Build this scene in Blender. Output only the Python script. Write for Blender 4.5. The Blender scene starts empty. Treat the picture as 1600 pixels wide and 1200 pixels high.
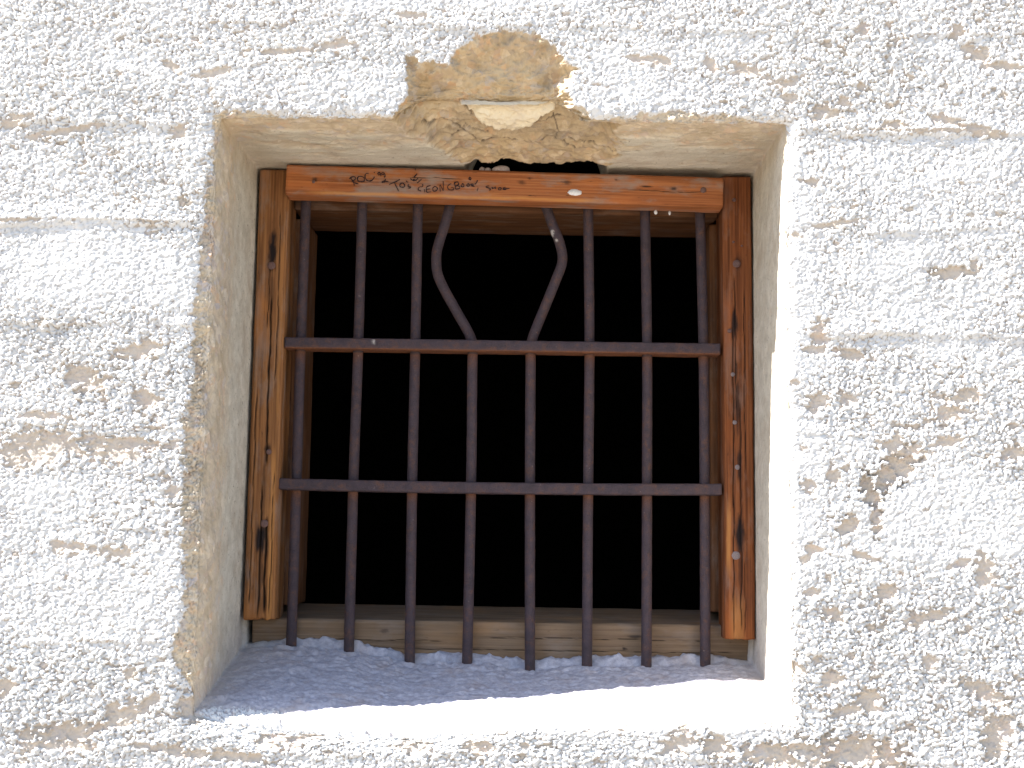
import bpy, math, random
import numpy as np
from mathutils import Matrix, Vector

# ------------------------------------------------------------------ camera, sky, sun, exposure
S = bpy.context.scene
COL = S.collection
EH = 1.6                      # eye height above the ground; wall face is the plane Y = 0
CAM = np.array([0.0, -1.47, 0.0])
FPX = 2000.0                  # focal length in pixels of a 1600 px wide picture
R_ = math.radians


def cam_axes(yaw, pitch, roll):
    cy, sy, cp, sp = math.cos(yaw), math.sin(yaw), math.cos(pitch), math.sin(pitch)
    f = np.array([-sy * cp, cy * cp, sp]); r = np.array([cy, sy, 0.0]); u = np.cross(r, f)
    cr, sr = math.cos(roll), math.sin(roll)
    return f, r * cr + u * sr, -r * sr + u * cr


FW, RT, UP = cam_axes(R_(.57), R_(6.84), R_(.85))
cd = bpy.data.cameras.new('camera'); cam = bpy.data.objects.new('camera', cd); COL.objects.link(cam)
cam.matrix_world = Matrix(((RT[0], UP[0], -FW[0], CAM[0]), (RT[1], UP[1], -FW[1], CAM[1]),
                           (RT[2], UP[2], -FW[2], CAM[2] + EH), (0, 0, 0, 1)))
cd.lens = FPX / 1600 * 36; cd.sensor_width = 36; cd.clip_start = .05; cd.clip_end = 2000
S.camera = cam

SUN = Vector((-.9, -.22, 1.0)).normalized()
w = bpy.data.worlds.new('World'); S.world = w; w.use_nodes = True
nt = w.node_tree; bg = nt.nodes['Background']
sky = nt.nodes.new('ShaderNodeTexSky'); sky.sky_type = 'NISHITA'; sky.sun_disc = False
sky.sun_elevation = math.asin(SUN.z); sky.sun_rotation = math.atan2(SUN.x, SUN.y)
nt.links.new(sky.outputs[0], bg.inputs[0]); bg.inputs[1].default_value = .075
sl = bpy.data.lights.new('sun', 'SUN'); sl.energy = 5; sl.angle = R_(.53); sl.color = (1, .965, .92)
so = bpy.data.objects.new('sun', sl); COL.objects.link(so)
so.rotation_euler = SUN.to_track_quat('Z', 'Y').to_euler(); so.location = (-3, -2, 6)
S.view_settings.view_transform = 'Standard'; S.view_settings.look = 'None'
S.view_settings.gamma = 1; S.view_settings.exposure = 2.1


# ------------------------------------------------------------------ helpers
def at(px, py, Y):
    """point of the plane Y seen at a picture position (1600 x 1200), eye-relative"""
    d = FW * FPX + RT * (px - 800) + UP * (600 - py)
    t = (Y - CAM[1]) / d[1]
    p = CAM + d * t
    return float(p[0]), float(p[2])


def mk(name, V, F, mat, parent=None, smooth=True, local=False, attrs=None):
    """V (n,3) numpy, eye-relative unless local; F (m,4) quads or list"""
    V = np.asarray(V, dtype=np.float32).copy()
    if not local:
        V[:, 2] += EH
    me = bpy.data.meshes.new(name)
    if isinstance(F, np.ndarray):
        k = F.shape[1]; n = len(F)
        me.vertices.add(len(V)); me.vertices.foreach_set('co', V.ravel())
        me.loops.add(n * k); me.loops.foreach_set('vertex_index', F.astype(np.int32).ravel())
        me.polygons.add(n); me.polygons.foreach_set('loop_start', np.arange(0, n * k, k, dtype=np.int32))
        me.update(calc_edges=True)
    else:
        me.from_pydata(V.tolist(), [], F)
    me.polygons.foreach_set('use_smooth', np.full(len(me.polygons), smooth))
    if attrs:
        for an, av in attrs.items():
            a = me.attributes.new(an, 'FLOAT', 'POINT'); a.data.foreach_set('value', np.asarray(av, dtype=np.float32))
    me.materials.append(mat)
    me.update()
    o = bpy.data.objects.new(name, me); COL.objects.link(o)
    if parent:
        o.parent = parent
    return o


def tag(o, label=None, cat=None, group=None, kind=None):
    if label: o['label'] = label
    if cat: o['category'] = cat
    if group: o['group'] = group
    if kind: o['kind'] = kind
    return o


def empty(name, x, y, z):
    o = bpy.data.objects.new(name, None); COL.objects.link(o); o.location = (x, y, z + EH)
    o.empty_display_size = .02
    return o


def adopt(o, root):
    """parent a mesh made in world coordinates to its thing without moving it"""
    o.parent = root
    o.location = Vector(o.location) - root.location
    return o


def ss(a, b, x):
    t = np.clip((x - a) / (b - a), 0, 1)
    return t * t * (3 - 2 * t)


def hsh(ix, iy, seed):
    h = (ix.astype(np.int64) * 374761393 + iy.astype(np.int64) * 668265263 + seed * 974711 + 12345) & 0xffffffff
    h = ((h ^ (h >> 13)) * 1274126177) & 0xffffffff
    h = ((h ^ (h >> 16)) * 2246822519) & 0xffffffff
    h = h ^ (h >> 15)
    return (h & 0xffffff).astype(np.float32) / 16777216.0


def vn(x, y, seed=0):
    """smooth gradient noise, about -1..1"""
    x0 = np.floor(x); y0 = np.floor(y); fx = x - x0; fy = y - y0
    ix = x0.astype(np.int64); iy = y0.astype(np.int64)
    ux = fx * fx * fx * (fx * (fx * 6 - 15) + 10); uy = fy * fy * fy * (fy * (fy * 6 - 15) + 10)

    def g(a, b):
        an = hsh(ix + a, iy + b, seed) * 6.2831853
        return np.cos(an) * (fx - a) + np.sin(an) * (fy - b)
    n0 = g(0, 0) * (1 - ux) + g(1, 0) * ux; n1 = g(0, 1) * (1 - ux) + g(1, 1) * ux
    return (n0 * (1 - uy) + n1 * uy) * 1.5


def fbm(x, y, seed=0, o=4, gain=.5):
    r = 0; a = 1; s = 0
    for i in range(o):
        r = r + a * vn(x * 2 ** i, y * 2 ** i, seed + 17 * i); s += a; a *= gain
    return r / s


def worley(x, y, seed=0):
    x0 = np.floor(x).astype(np.int64); y0 = np.floor(y).astype(np.int64)
    F1 = np.full(x.shape, 9., np.float32); F2 = F1.copy(); cid = np.zeros(x.shape, np.float32)
    for i in (-1, 0, 1):
        for j in (-1, 0, 1):
            cx = x0 + i; cy = y0 + j
            a = hsh(cx, cy, seed); b = hsh(cx, cy, seed + 7)
            d = np.hypot(cx + a - x, cy + b - y)
            m = d < F1
            F2 = np.where(m, F1, np.minimum(F2, d)); cid = np.where(m, hsh(cx, cy, seed + 31), cid)
            F1 = np.where(m, d, F1)
    return F1, F2, cid


def polydist(x, y, P):
    """signed distance to polygon P (positive inside)"""
    P = np.asarray(P, float); n = len(P); d = np.full(x.shape, 1e9); ins = np.zeros(x.shape, bool)
    for i in range(n):
        a = P[i]; b = P[(i + 1) % n]; ex, ey = b - a; wx = x - a[0]; wy = y - a[1]
        t = np.clip((wx * ex + wy * ey) / (ex * ex + ey * ey + 1e-12), 0, 1)
        d = np.minimum(d, np.hypot(wx - ex * t, wy - ey * t))
        if a[1] != b[1]:
            c = ((a[1] > y) != (b[1] > y)) & (x < (b[0] - a[0]) * (y - a[1]) / (b[1] - a[1]) + a[0])
            ins ^= c
    return np.where(ins, d, -d)


# ------------------------------------------------------------------ materials
class NT:
    def __init__(s, name):
        s.m = bpy.data.materials.new(name); s.m.use_nodes = True
        s.t = s.m.node_tree; s.n = s.t.nodes; s.l = s.t.links; s.b = s.n['Principled BSDF']
        s.b.inputs['Specular IOR Level'].default_value = .25

    def add(s, typ, **k):
        nd = s.n.new(typ)
        for a, v in k.items():
            setattr(nd, a, v)
        return nd

    def put(s, sock, v):
        if isinstance(v, bpy.types.NodeSocket):
            s.l.new(v, sock)
        elif isinstance(v, tuple) and len(v) == 3 and sock.type == 'RGBA':
            sock.default_value = v + (1,)
        else:
            sock.default_value = v

    def attr(s, name):
        return s.add('ShaderNodeAttribute', attribute_name=name).outputs['Fac']

    def coord(s, sc=(1, 1, 1)):
        c = s.add('ShaderNodeTexCoord').outputs['Object']
        mp = s.add('ShaderNodeMapping'); s.l.new(c, mp.inputs[0]); mp.inputs['Scale'].default_value = sc
        return mp.outputs[0]

    def noise(s, sc, co=None, detail=4, rough=.55, dist=0):
        nd = s.add('ShaderNodeTexNoise'); nd.inputs['Scale'].default_value = sc
        nd.inputs['Detail'].default_value = detail; nd.inputs['Roughness'].default_value = rough
        nd.inputs['Distortion'].default_value = dist
        if co is not None: s.l.new(co, nd.inputs['Vector'])
        return nd.outputs['Fac']

    def voro(s, sc, co=None, feature='F1', out='Color'):
        nd = s.add('ShaderNodeTexVoronoi', feature=feature); nd.inputs['Scale'].default_value = sc
        if co is not None: s.l.new(co, nd.inputs['Vector'])
        return nd.outputs[out]

    def ramp(s, f, stops, interp='LINEAR'):
        nd = s.add('ShaderNodeValToRGB'); cr = nd.color_ramp; cr.interpolation = interp
        while len(cr.elements) < len(stops): cr.elements.new(.5)
        for e, (p, c) in zip(cr.elements, stops):
            e.position = p
            e.color = (c, c, c, 1) if isinstance(c, (int, float)) else tuple(c) + (1,)
        s.l.new(f, nd.inputs[0]); return nd.outputs[0]

    def mix(s, f, a, b, mode='MIX'):
        nd = s.add('ShaderNodeMix', data_type='RGBA', blend_type=mode)
        s.put(nd.inputs[0], f); s.put(nd.inputs[6], a); s.put(nd.inputs[7], b)
        return nd.outputs[2]

    def math(s, op, a, b=0.0, clamp=False):
        nd = s.add('ShaderNodeMath', operation=op, use_clamp=clamp)
        s.put(nd.inputs[0], a); s.put(nd.inputs[1], b); return nd.outputs[0]

    def bump(s, h, dist, strength=1.0, prev=None):
        nd = s.add('ShaderNodeBump'); nd.inputs['Distance'].default_value = dist
        nd.inputs['Strength'].default_value = strength; s.l.new(h, nd.inputs['Height'])
        if prev is not None: s.l.new(prev, nd.inputs['Normal'])
        return nd.outputs[0]

    def done(s, col=None, rough=None, nrm=None, metal=None):
        if col is not None: s.put(s.b.inputs['Base Color'], col)
        if rough is not None: s.put(s.b.inputs['Roughness'], rough)
        if metal is not None: s.put(s.b.inputs['Metallic'], metal)
        if nrm is not None: s.l.new(nrm, s.b.inputs['Normal'])
        return s.m


def mat_wall():
    k = NT('limewashed_concrete')
    c = k.coord()
    wob = k.noise(60, c, 3)
    agg = k.voro(110, c)
    sep = k.add('ShaderNodeSeparateColor'); k.l.new(agg, sep.inputs[0])
    stone = k.ramp(sep.outputs[0], [(0, (.54, .45, .34)), (.25, (.66, .56, .43)), (.45, (.44, .39, .34)), (.62, (.68, .48, .32)),
                                    (.75, (.50, .47, .48)), (.9, (.74, .66, .54))])
    mort = k.ramp(k.noise(30, c, 6, .65), [(.3, (.42, .35, .25)), (.5, (.56, .48, .36)), (.7, (.66, .58, .45))])
    raw = k.mix(k.ramp(k.noise(45, c, 5, .7), [(.45, 0), (.56, .75)]), mort, stone)
    big = k.ramp(k.noise(9, c, 3, .5), [(.35, (1.0, .97, .93)), (.65, (.86, .86, .88))])
    raw = k.mix(1.0, raw, big, 'MULTIPLY')
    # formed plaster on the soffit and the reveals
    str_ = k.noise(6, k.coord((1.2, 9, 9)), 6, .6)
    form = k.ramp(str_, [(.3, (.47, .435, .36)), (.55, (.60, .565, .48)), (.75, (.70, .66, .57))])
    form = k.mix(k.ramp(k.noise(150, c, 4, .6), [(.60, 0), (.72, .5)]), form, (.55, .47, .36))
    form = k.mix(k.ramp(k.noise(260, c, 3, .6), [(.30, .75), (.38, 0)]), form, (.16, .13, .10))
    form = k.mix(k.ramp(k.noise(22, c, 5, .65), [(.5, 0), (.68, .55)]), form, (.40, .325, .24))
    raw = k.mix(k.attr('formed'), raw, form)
    skytint_dust = k.ramp(k.noise(130, c, 6, .75), [(.3, (.26, .26, .30)), (.5, (.385, .38, .445)), (.68, (.53, .52, .575))])  # grey dust with the sky's violet-blue light mixed into its colour
    skytint_dust = k.mix(k.ramp(k.noise(330, c, 3, .6), [(.66, 0), (.72, .8)]), skytint_dust, (.62, .58, .56))
    skytint_dust = k.mix(k.ramp(k.noise(24, c, 4, .6), [(.55, 0), (.7, .5)]), skytint_dust, (.36, .29, .27))
    raw = k.mix(k.attr('skytint_dust'), raw, skytint_dust)
    raw = k.mix(k.math('MULTIPLY', k.attr('face'), .6), raw, (.50, .455, .425))
    rub = k.ramp(k.noise(26, c, 5, .65), [(.3, (.62, .60, .58)), (.45, (.86, .80, .70)), (.6, (.90, .83, .70)), (.72, (.70, .67, .66))])
    raw = k.mix(k.attr('rub'), raw, k.mix(1.0, raw, rub, 'MULTIPLY'))
    slab_sun = k.ramp(k.noise(38, c, 6, .65), [(.3, (.60, .53, .44)), (.5, (.70, .61, .45)), (.7, (.75, .67, .50))])  # paler stone colour stands in for grazing sun catching the slab
    raw = k.mix(k.attr('slab'), raw, slab_sun)
    raw = k.mix(k.math('MULTIPLY', k.attr('crack'), .8), raw, (.07, .055, .04))
    pits = k.ramp(k.voro(260, c, out='Distance'), [(.06, .45), (.16, 1)])
    raw = k.mix(.5, raw, pits, 'MULTIPLY')
    white = k.ramp(k.noise(14, c, 5, .6), [(.3, (.57, .57, .57)), (.6, (.67, .67, .665))])
    p = k.math('ADD', k.attr('paint'), k.math('MULTIPLY', k.math('SUBTRACT', k.noise(420, c, 3, .6), .5), .9))
    pm = k.ramp(p, [(.42, 0), (.58, 1)])
    col = k.mix(pm, raw, white)
    col = k.mix(k.math('MULTIPLY', k.attr('crev'), .85), col, (.23, .19, .165))
    h1 = k.noise(700, c, 4, .65); h2 = k.noise(230, c, 4, .6)
    n = k.bump(h1, .0006, .55); n = k.bump(h2, .0014, .5, n)
    return k.done(col, .92, n)


def mat_wood(name, tone, pale, dark, grey=.3, sat=1.0):
    k = NT(name); k.b.inputs['Specular IOR Level'].default_value = .10
    f1 = k.noise(1, k.coord((5, 330, 330)), 5, .6, .3)
    f2 = k.noise(1, k.coord((3.5, 55, 55)), 4, .6, .6)
    base = k.ramp(f1, [(.28, dark), (.45, tone), (.62, pale)])
    big = k.ramp(f2, [(.3, tone), (.5, tuple(.5 * (a + b) for a, b in zip(tone, pale))), (.7, dark)])
    col = k.mix(.45, base, big)
    blot = k.ramp(k.noise(1, k.coord((14, 40, 40)), 5, .65), [(.50, 0), (.66, 1)])
    col = k.mix(k.math('MULTIPLY', blot, grey), col, (.25, .21, .185))
    ob = k.ramp(k.noise(1, k.coord((9, 24, 24)), 3, .5), [(.55, 0), (.70, .55)])
    col = k.mix(ob, col, tuple(min(1, x * y) for x, y in zip(pale, (1.15, .95, .7))))
    dots = k.ramp(k.noise(1, k.coord((60, 330, 330)), 3, .6), [(.22, .9), (.33, 0)])
    col = k.mix(dots, col, (.03, .018, .012))
    col = k.mix(k.attr('pale'), col, k.mix(f1, (.56, .27, .090), (.36, .15, .045)))
    col = k.mix(k.attr('stain'), col, (.018, .013, .013))
    col = k.mix(k.attr('crack'), col, (.012, .008, .006))
    n = k.bump(f1, .0011, .8); n = k.bump(k.noise(900, k.coord((.3, 1, 1)), 3), .0003, .5, n)
    return k.done(col, .78, n)


def mat_iron():
    k = NT('rusted_iron'); c = k.coord()
    a = k.ramp(k.noise(55, c, 6, .7), [(.32, (.036, .025, .031)), (.52, (.057, .039, .049)), (.70, (.088, .049, .043))])
    r = k.ramp(k.noise(95, c, 6, .75), [(.52, 0), (.66, .75)])
    col = k.mix(r, a, (.125, .055, .032))
    r2 = k.ramp(k.noise(300, c, 2, .5), [(.73, 0), (.78, .8)])
    col = k.mix(r2, col, (.30, .24, .21))
    col = k.mix(k.attr('chip'), col, (.62, .58, .54))
    col = k.mix(k.attr('rust'), col, (.20, .072, .026))
    col = k.mix(k.ramp(k.noise(700, c, 3, .6), [(.35, .6), (.5, 0)]), col, (.02, .014, .018))
    n = k.bump(k.noise(330, c, 6, .75), .0022, 1.0)
    k.b.inputs['Specular IOR Level'].default_value = .4
    return k.done(col, .62, n)


def mat_plain(name, c1, c2, sc=80, rough=.8, bump=.0006):
    k = NT(name); c = k.coord()
    f = k.noise(sc, c, 5, .65)
    return k.done(k.ramp(f, [(.35, c1), (.65, c2)]), rough, k.bump(f, bump, .7))


M_wall = mat_wall()
M_beam = mat_wood('stained_pine', (.27, .088, .032), (.42, .170, .070), (.080, .026, .011), .75)
M_postl = mat_wood('weathered_pine', (.17, .072, .029), (.35, .165, .065), (.050, .022, .011), .45)
M_postr = mat_wood('redbrown_pine', (.120, .040, .017), (.27, .095, .034), (.040, .014, .007), .25)
M_sill = mat_wood('greyed_pine', (.17, .112, .070), (.26, .178, .115), (.085, .058, .040), .35)
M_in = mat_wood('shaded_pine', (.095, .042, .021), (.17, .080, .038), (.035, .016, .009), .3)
M_iron = mat_iron()
M_ink = mat_plain('marker_ink', (.012, .008, .012), (.03, .015, .018), 300)
M_nail = mat_plain('nail_iron', (.09, .05, .045), (.17, .10, .085), 900, .6, .0002)
M_nail2 = mat_plain('grey_nail_iron', (.13, .11, .12), (.24, .19, .18), 900, .55, .0002)
M_splat = mat_plain('white_splatter', (.55, .55, .58), (.75, .75, .76), 500)
M_stone = mat_plain('loose_stone', (.40, .31, .28), (.55, .47, .45), 400, .9, .0008)
M_room = mat_plain('unlit_room_black', (.018, .018, .018), (.03, .03, .03), 20, .95)  # near-black colour puts the unlit room's darkness into its walls
M_ground = mat_plain('dry_gravel_ground', (.19, .16, .125), (.28, .24, .19), 9, .95, .01)
M_body = mat_plain('building_concrete', (.40, .36, .30), (.55, .51, .45), 12, .9, .003)

# ------------------------------------------------------------------ ground
g = 300.0
gx = np.array([-g, -40, -10, -4, -2, 0, 2, 4, 10, 40, g]); G = len(gx)
X, Y = np.meshgrid(gx, gx); V = np.stack([X.ravel(), Y.ravel(), np.full(G * G, -EH)], 1)
I = np.arange(G * G).reshape(G, G)
F = np.stack([I[:-1, :-1].ravel(), I[:-1, 1:].ravel(), I[1:, 1:].ravel(), I[1:, :-1].ravel()], 1)
tag(mk('ground', V, F, M_ground), kind='structure')

# ------------------------------------------------------------------ the wall face with its folded-in window recess
XL, XR, ZT, ZB = -.3635, .3020, .4885, -.197
DP = .262
h = .00128


def lines(a, b, lo, hi):
    c = list(np.arange(a, b + 1e-9, h)); s = h
    up = []; x = c[-1]
    while x < hi:
        s *= 1.035; x += min(s, .15); up.append(min(x, hi))
    dn = []; x = c[0]; s = h
    while x > lo:
        s *= 1.035; x -= min(s, .15); dn.append(max(x, lo))
    return np.array(dn[::-1] + c + up)


us = lines(-.78, .76, -3.2, 3.4); vs = lines(-.38, .76, -EH - .05, 1.6)
UU, VV = np.meshgrid(us, vs); nu, nv = len(us), len(vs)
din = np.minimum(np.minimum(UU - XL, XR - UU), np.minimum(VV - ZB, ZT - VV))
keep = din <= DP
idx = -np.ones(UU.shape, np.int64); idx[keep] = np.arange(keep.sum())
q = keep[:-1, :-1] & keep[:-1, 1:] & keep[1:, 1:] & keep[1:, :-1]
F = np.stack([idx[:-1, :-1][q], idx[:-1, 1:][q], idx[1:, 1:][q], idx[1:, :-1][q]], 1)
u = UU[keep]; v = VV[keep]
dl, dr, dt, db = u - XL, XR - u, ZT - v, v - ZB
d = np.minimum(np.minimum(dl, dr), np.minimum(dt, db)); ind = d > 0; dd = np.maximum(d, 0)
ox = np.maximum(np.maximum(-dl, -dr), 0); oz = np.maximum(np.maximum(-dt, -db), 0)
s = np.where(ind, d, -np.hypot(ox, oz))

# nearness to each of the four sides of the recess
def segd(a, lo, hi, b, c):
    return np.hypot(np.maximum(np.maximum(lo - a, a - hi), 0), b - c)


D4 = np.stack([segd(v, ZB, ZT, u, XL), segd(v, ZB, ZT, u, XR), segd(u, XL, XR, v, ZT), segd(u, XL, XR, v, ZB)])
W4 = np.exp(-(D4 - D4.min(0)) / .012); W4 /= W4.sum(0)
wl, wr, wt, wb = W4

# sill surface height over X at the iron bars, sloping down to the outer edge
sx = [-.37, -.30, -.22, -.147, -.07, .012, .085, .16, .239, .31]
sz = [-.149, -.145, -.151, -.166, -.163, -.172, -.166, -.164, -.160, -.160]


def sillz(X, dep):
    zr = np.interp(X, sx, sz)
    edge = np.interp(X, [-.37, -.2, -.1, 0, .3], [-.200, -.212, -.213, -.208, -.199])
    t = np.clip(dep / .215, 0, 1)
    return edge + (zr - edge) * t ** .9


side_lr = np.minimum(dl, dr) < np.minimum(dt, db)
Xi = np.where(side_lr, np.where(dl < dr, XL, XR), XL + (u - XL - dd) / np.maximum(XR - XL - 2 * dd, 1e-6) * (XR - XL))
tv = (v - ZB - dd) / np.maximum(ZT - ZB - 2 * dd, 1e-6)
tv = np.where(side_lr, tv, np.where(dt < db, 1.0, 0.0))
zb_ = sillz(Xi, dd)
Zi = zb_ + np.clip(tv, 0, 1) * (ZT - zb_)
bx = np.where(ind, Xi, u); by = np.where(ind, dd, 0.0); bz = np.where(ind, Zi, v)
zoff = sillz(u, 0 * u) - ZB                      # edge of the sill follows the worn line on the face too
bz = np.where(ind, bz, bz + zoff * ss(.05, 0, -db * 1.0) * ss(-.06, 0, np.minimum(dl, dr)) * (db < .0))

# coordinates for noise: unfolded, in real lengths
na = np.where(ind & ~side_lr, bx, u); nb = np.where(ind & side_lr, bz, v)

rag = fbm(na / .02, nb / .02, 5, 4, .6); rag2 = fbm(na / .008, nb / .008, 9, 3, .6)


def PX(pts, Y=0.0):
    return [at(a, b, Y) for a, b in pts]


# broken, unpainted border round the opening (how far the whitewash stops from the arris)
bl = np.array([at(a, b, 0) for a, b in [(345, 150), (335, 215), (322, 300), (312, 400), (300, 500), (296, 560), (300, 600), (288, 650), (286, 720),
               (284, 800), (288, 880), (290, 950), (272, 1000), (262, 1030), (290, 1085), (310, 1110)]])
left_w = XL - np.interp(v, bl[::-1, 1], bl[::-1, 0])
bt = np.array([at(a, b, 0) for a, b in [(340, 170), (400, 176), (450, 190), (500, 194), (560, 186), (600, 182), (635, 178), (900, 150), (925, 190),
               (960, 186), (1000, 180), (1060, 172), (1100, 182), (1130, 178), (1170, 186), (1215, 204)]])
top_w = np.interp(u, bt[:, 0], bt[:, 1]) - ZT
border = left_w * wl + np.clip(top_w, 0, .02) * wt + (-.012) * wr + (-.045) * wb
edge_in = -s - border + rag * .006 + rag2 * .003 + (wl + .5 * wt) * (.012 * fbm(na / .013, nb / .010, 98, 4, .7))            # > 0: painted side
fw_ = .004 + .014 * np.clip(wl + wt, 0, 1)
frontness = ss(1, -1, s / fw_) * (1 - wb) + wb * ss(.040, .015, s + .004 * rag + .030 * ss(-.05, .1, u))

# arris erosion radius
rad = (.024 + .8 * np.clip(left_w, 0, .05)) * wl + .012 * wr + .060 * wt + (.011 + .036 * ss(.02, -.12, u + .03 * fbm(u / .04, u * 0, 24, 3))) * wb
rad = rad * (1 + .35 * fbm(na / .06, nb / .06, 21, 3)) + .010 * wr * fbm(na / .03, nb / .022, 23, 4, .6)
rad = np.maximum(rad, .004)
Rf = .020 * wl + .5 * np.clip(left_w, 0, .05) * wl + .013 * wt + rad * (wr + wb)
Rr = .050 * wl + .055 * wt + rad * (wr + wb)
h0 = .0085 * wl + .0055 * wt + .42 * rad * (wr + wb)
ero = -h0 * np.clip(1 - np.abs(s) / np.where(s < 0, Rf, Rr), 0, 1) ** 1.6
ero *= 1 + .35 * rag * ss(0, .006, np.abs(s))

# ---- board courses cast in the concrete
z0 = at(150, 187, 0)[1]; BH = .1213
wav = .0060 * fbm(u / .10, v / .12, 31, 4, .55) + .0022 * rag + .0010 * rag2
kk = (v + wav - z0) / BH; bi = np.floor(kk); bf = kk - bi            # bf: 0 at the bottom of a board
off = hsh(bi, np.zeros_like(bi), 3) - .5
led = np.clip(.42 + .9 * vn(u / .16, bi * 3.7, 41), 0, 1.2)
for a_, b_, c_, k_ in ((130, 352, 190, 1.0), (1430, 205, 150, .7), (190, 690, 90, .6), (1500, 90, 90, .5), (120, 200, 130, .5), (1340, 555, 90, .4)):
    q0 = at(a_, b_, 0); led = led + k_ * ss(1.2, .6, np.hypot((u - q0[0]) / (c_ * .735e-3), (v - q0[1]) / .05))
led = np.minimum(led, 1.7)          # how strong this stretch of ledge is
led = led * ss(-.55, .1, fbm(u / .035, bi * 5.3, 43, 3) + .5 * (led - .8))
offn = hsh(bi + 1, np.zeros_like(bi), 3) - .5
stepw = .05 + .09 * np.clip(.5 + vn(u / .03, bi * 2.1, 45), 0, 1)
tb = ss(1 - stepw, 1.0, bf)
course = (.0018 * off + .0030 * led * (np.exp(-bf / .16) - .25) - .0010 * led * ss(.85, .97, bf)) * (1 - tb) + tb * (.0018 * offn + .0030 * led * .75)
macro = .0030 * fbm(u / .30, v / .22, 51, 3)

# ---- pebbly whitewash crust
cw = .0070; ch = .0050
ca, sa = math.cos(R_(14)), math.sin(R_(14))
ra, rb = na * ca + nb * sa, -na * sa + nb * ca
wx = ra / cw + .9 * rag + .35 * rag2; wy = rb / ch + .8 * fbm(na / .02, nb / .02, 77, 4, .6) + .25 * vn(na / .003, nb / .003, 78)
F1, F2, cid = worley(wx, wy, 11)
e = F2 - F1
f1, f2, cid2 = worley(wx * 1.9 + 3.3, wy * 1.9, 13)
e2 = f2 - f1
rough = np.clip(.5 + 1.15 * fbm(u / .17, v / .10, 61, 3), 0, 1)


def blob(cx, cy, rx, ry, ang=0):
    X0, Z0 = at(cx, cy, 0); c_, s_ = math.cos(R_(ang)), math.sin(R_(ang)); k = .735e-3
    a = (u - X0) * c_ + (v - Z0) * s_; b = -(u - X0) * s_ + (v - Z0) * c_
    return np.hypot(a / (rx * k), b / (ry * k))


for cx, cy, rx, ry, val in [(160, 425, 220, 70, .08), (1245, 620, 45, 480, .0), (1200, 1110, 150, 60, .0), (1450, 230, 190, 90, .3),
                            (1480, 830, 170, 80, .1), (560, 140, 130, 50, .25), (1000, 150, 120, 45, .2), (60, 300, 120, 60, .4), (1500, 450, 100, 60, .3),
                            (150, 930, 200, 90, .3),
                            (1330, 120, 150, 110, .95), (1400, 1050, 240, 160, .95), (250, 600, 230, 70, .95), (150, 1110, 250, 90, .9), (60, 690, 200, 60, .8),
                            (1400, 620, 160, 70, .9), (500, 1150, 260, 40, .95), (130, 160, 220, 60, .75), (400, 60, 260, 60, .7), (900, 40, 300, 40, .6)]:
    wgt = ss(1.25, .55, blob(cx, cy, rx, ry))
    rough = rough * (1 - wgt) + val * wgt
outd = np.maximum(np.maximum(u - .76, -.78 - u), np.maximum(v - .76, -.38 - v))
far = ss(.22, .02, outd)
amp = (.00085 + .00190 * rough) * (.25 + .75 * far)
gm = ss(-.65, .15, fbm(na / .011, nb / .007, 79, 3, .6))
peb = (ss(.02, .30, e) - .8) * amp * (.25 + .8 * gm) + .00075 * fbm(ra / .006, rb / .0032, 73, 3, .6) + (cid - .5) * amp * .9 + (ss(.02, .35, e2) - .7) * amp * .35
grain = .00022 * fbm(u / .045, v / .0022, 71, 3) * (1.3 - .8 * rough)
# flakes of crust that have dropped off
miss_n = fbm(na / .030, nb / .018, 81, 4, .6) * .9 + (cid - .5) * .55
miss = ss(.47 - .25 * (rough - .35), .57 - .25 * (rough - .35), miss_n)
# and under the ledges, where the form boards met
cluster0 = fbm(u / .016, v / .008, 92, 4, .65)
lg = np.exp(-((bf - 1.0) / .055) ** 2) + np.exp(-(bf / .02) ** 2) * .5
miss = np.maximum(miss, ss(.85, 1.05, lg * led * .85 + .45 * cluster0 + .3 * (cid - .5)))

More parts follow.
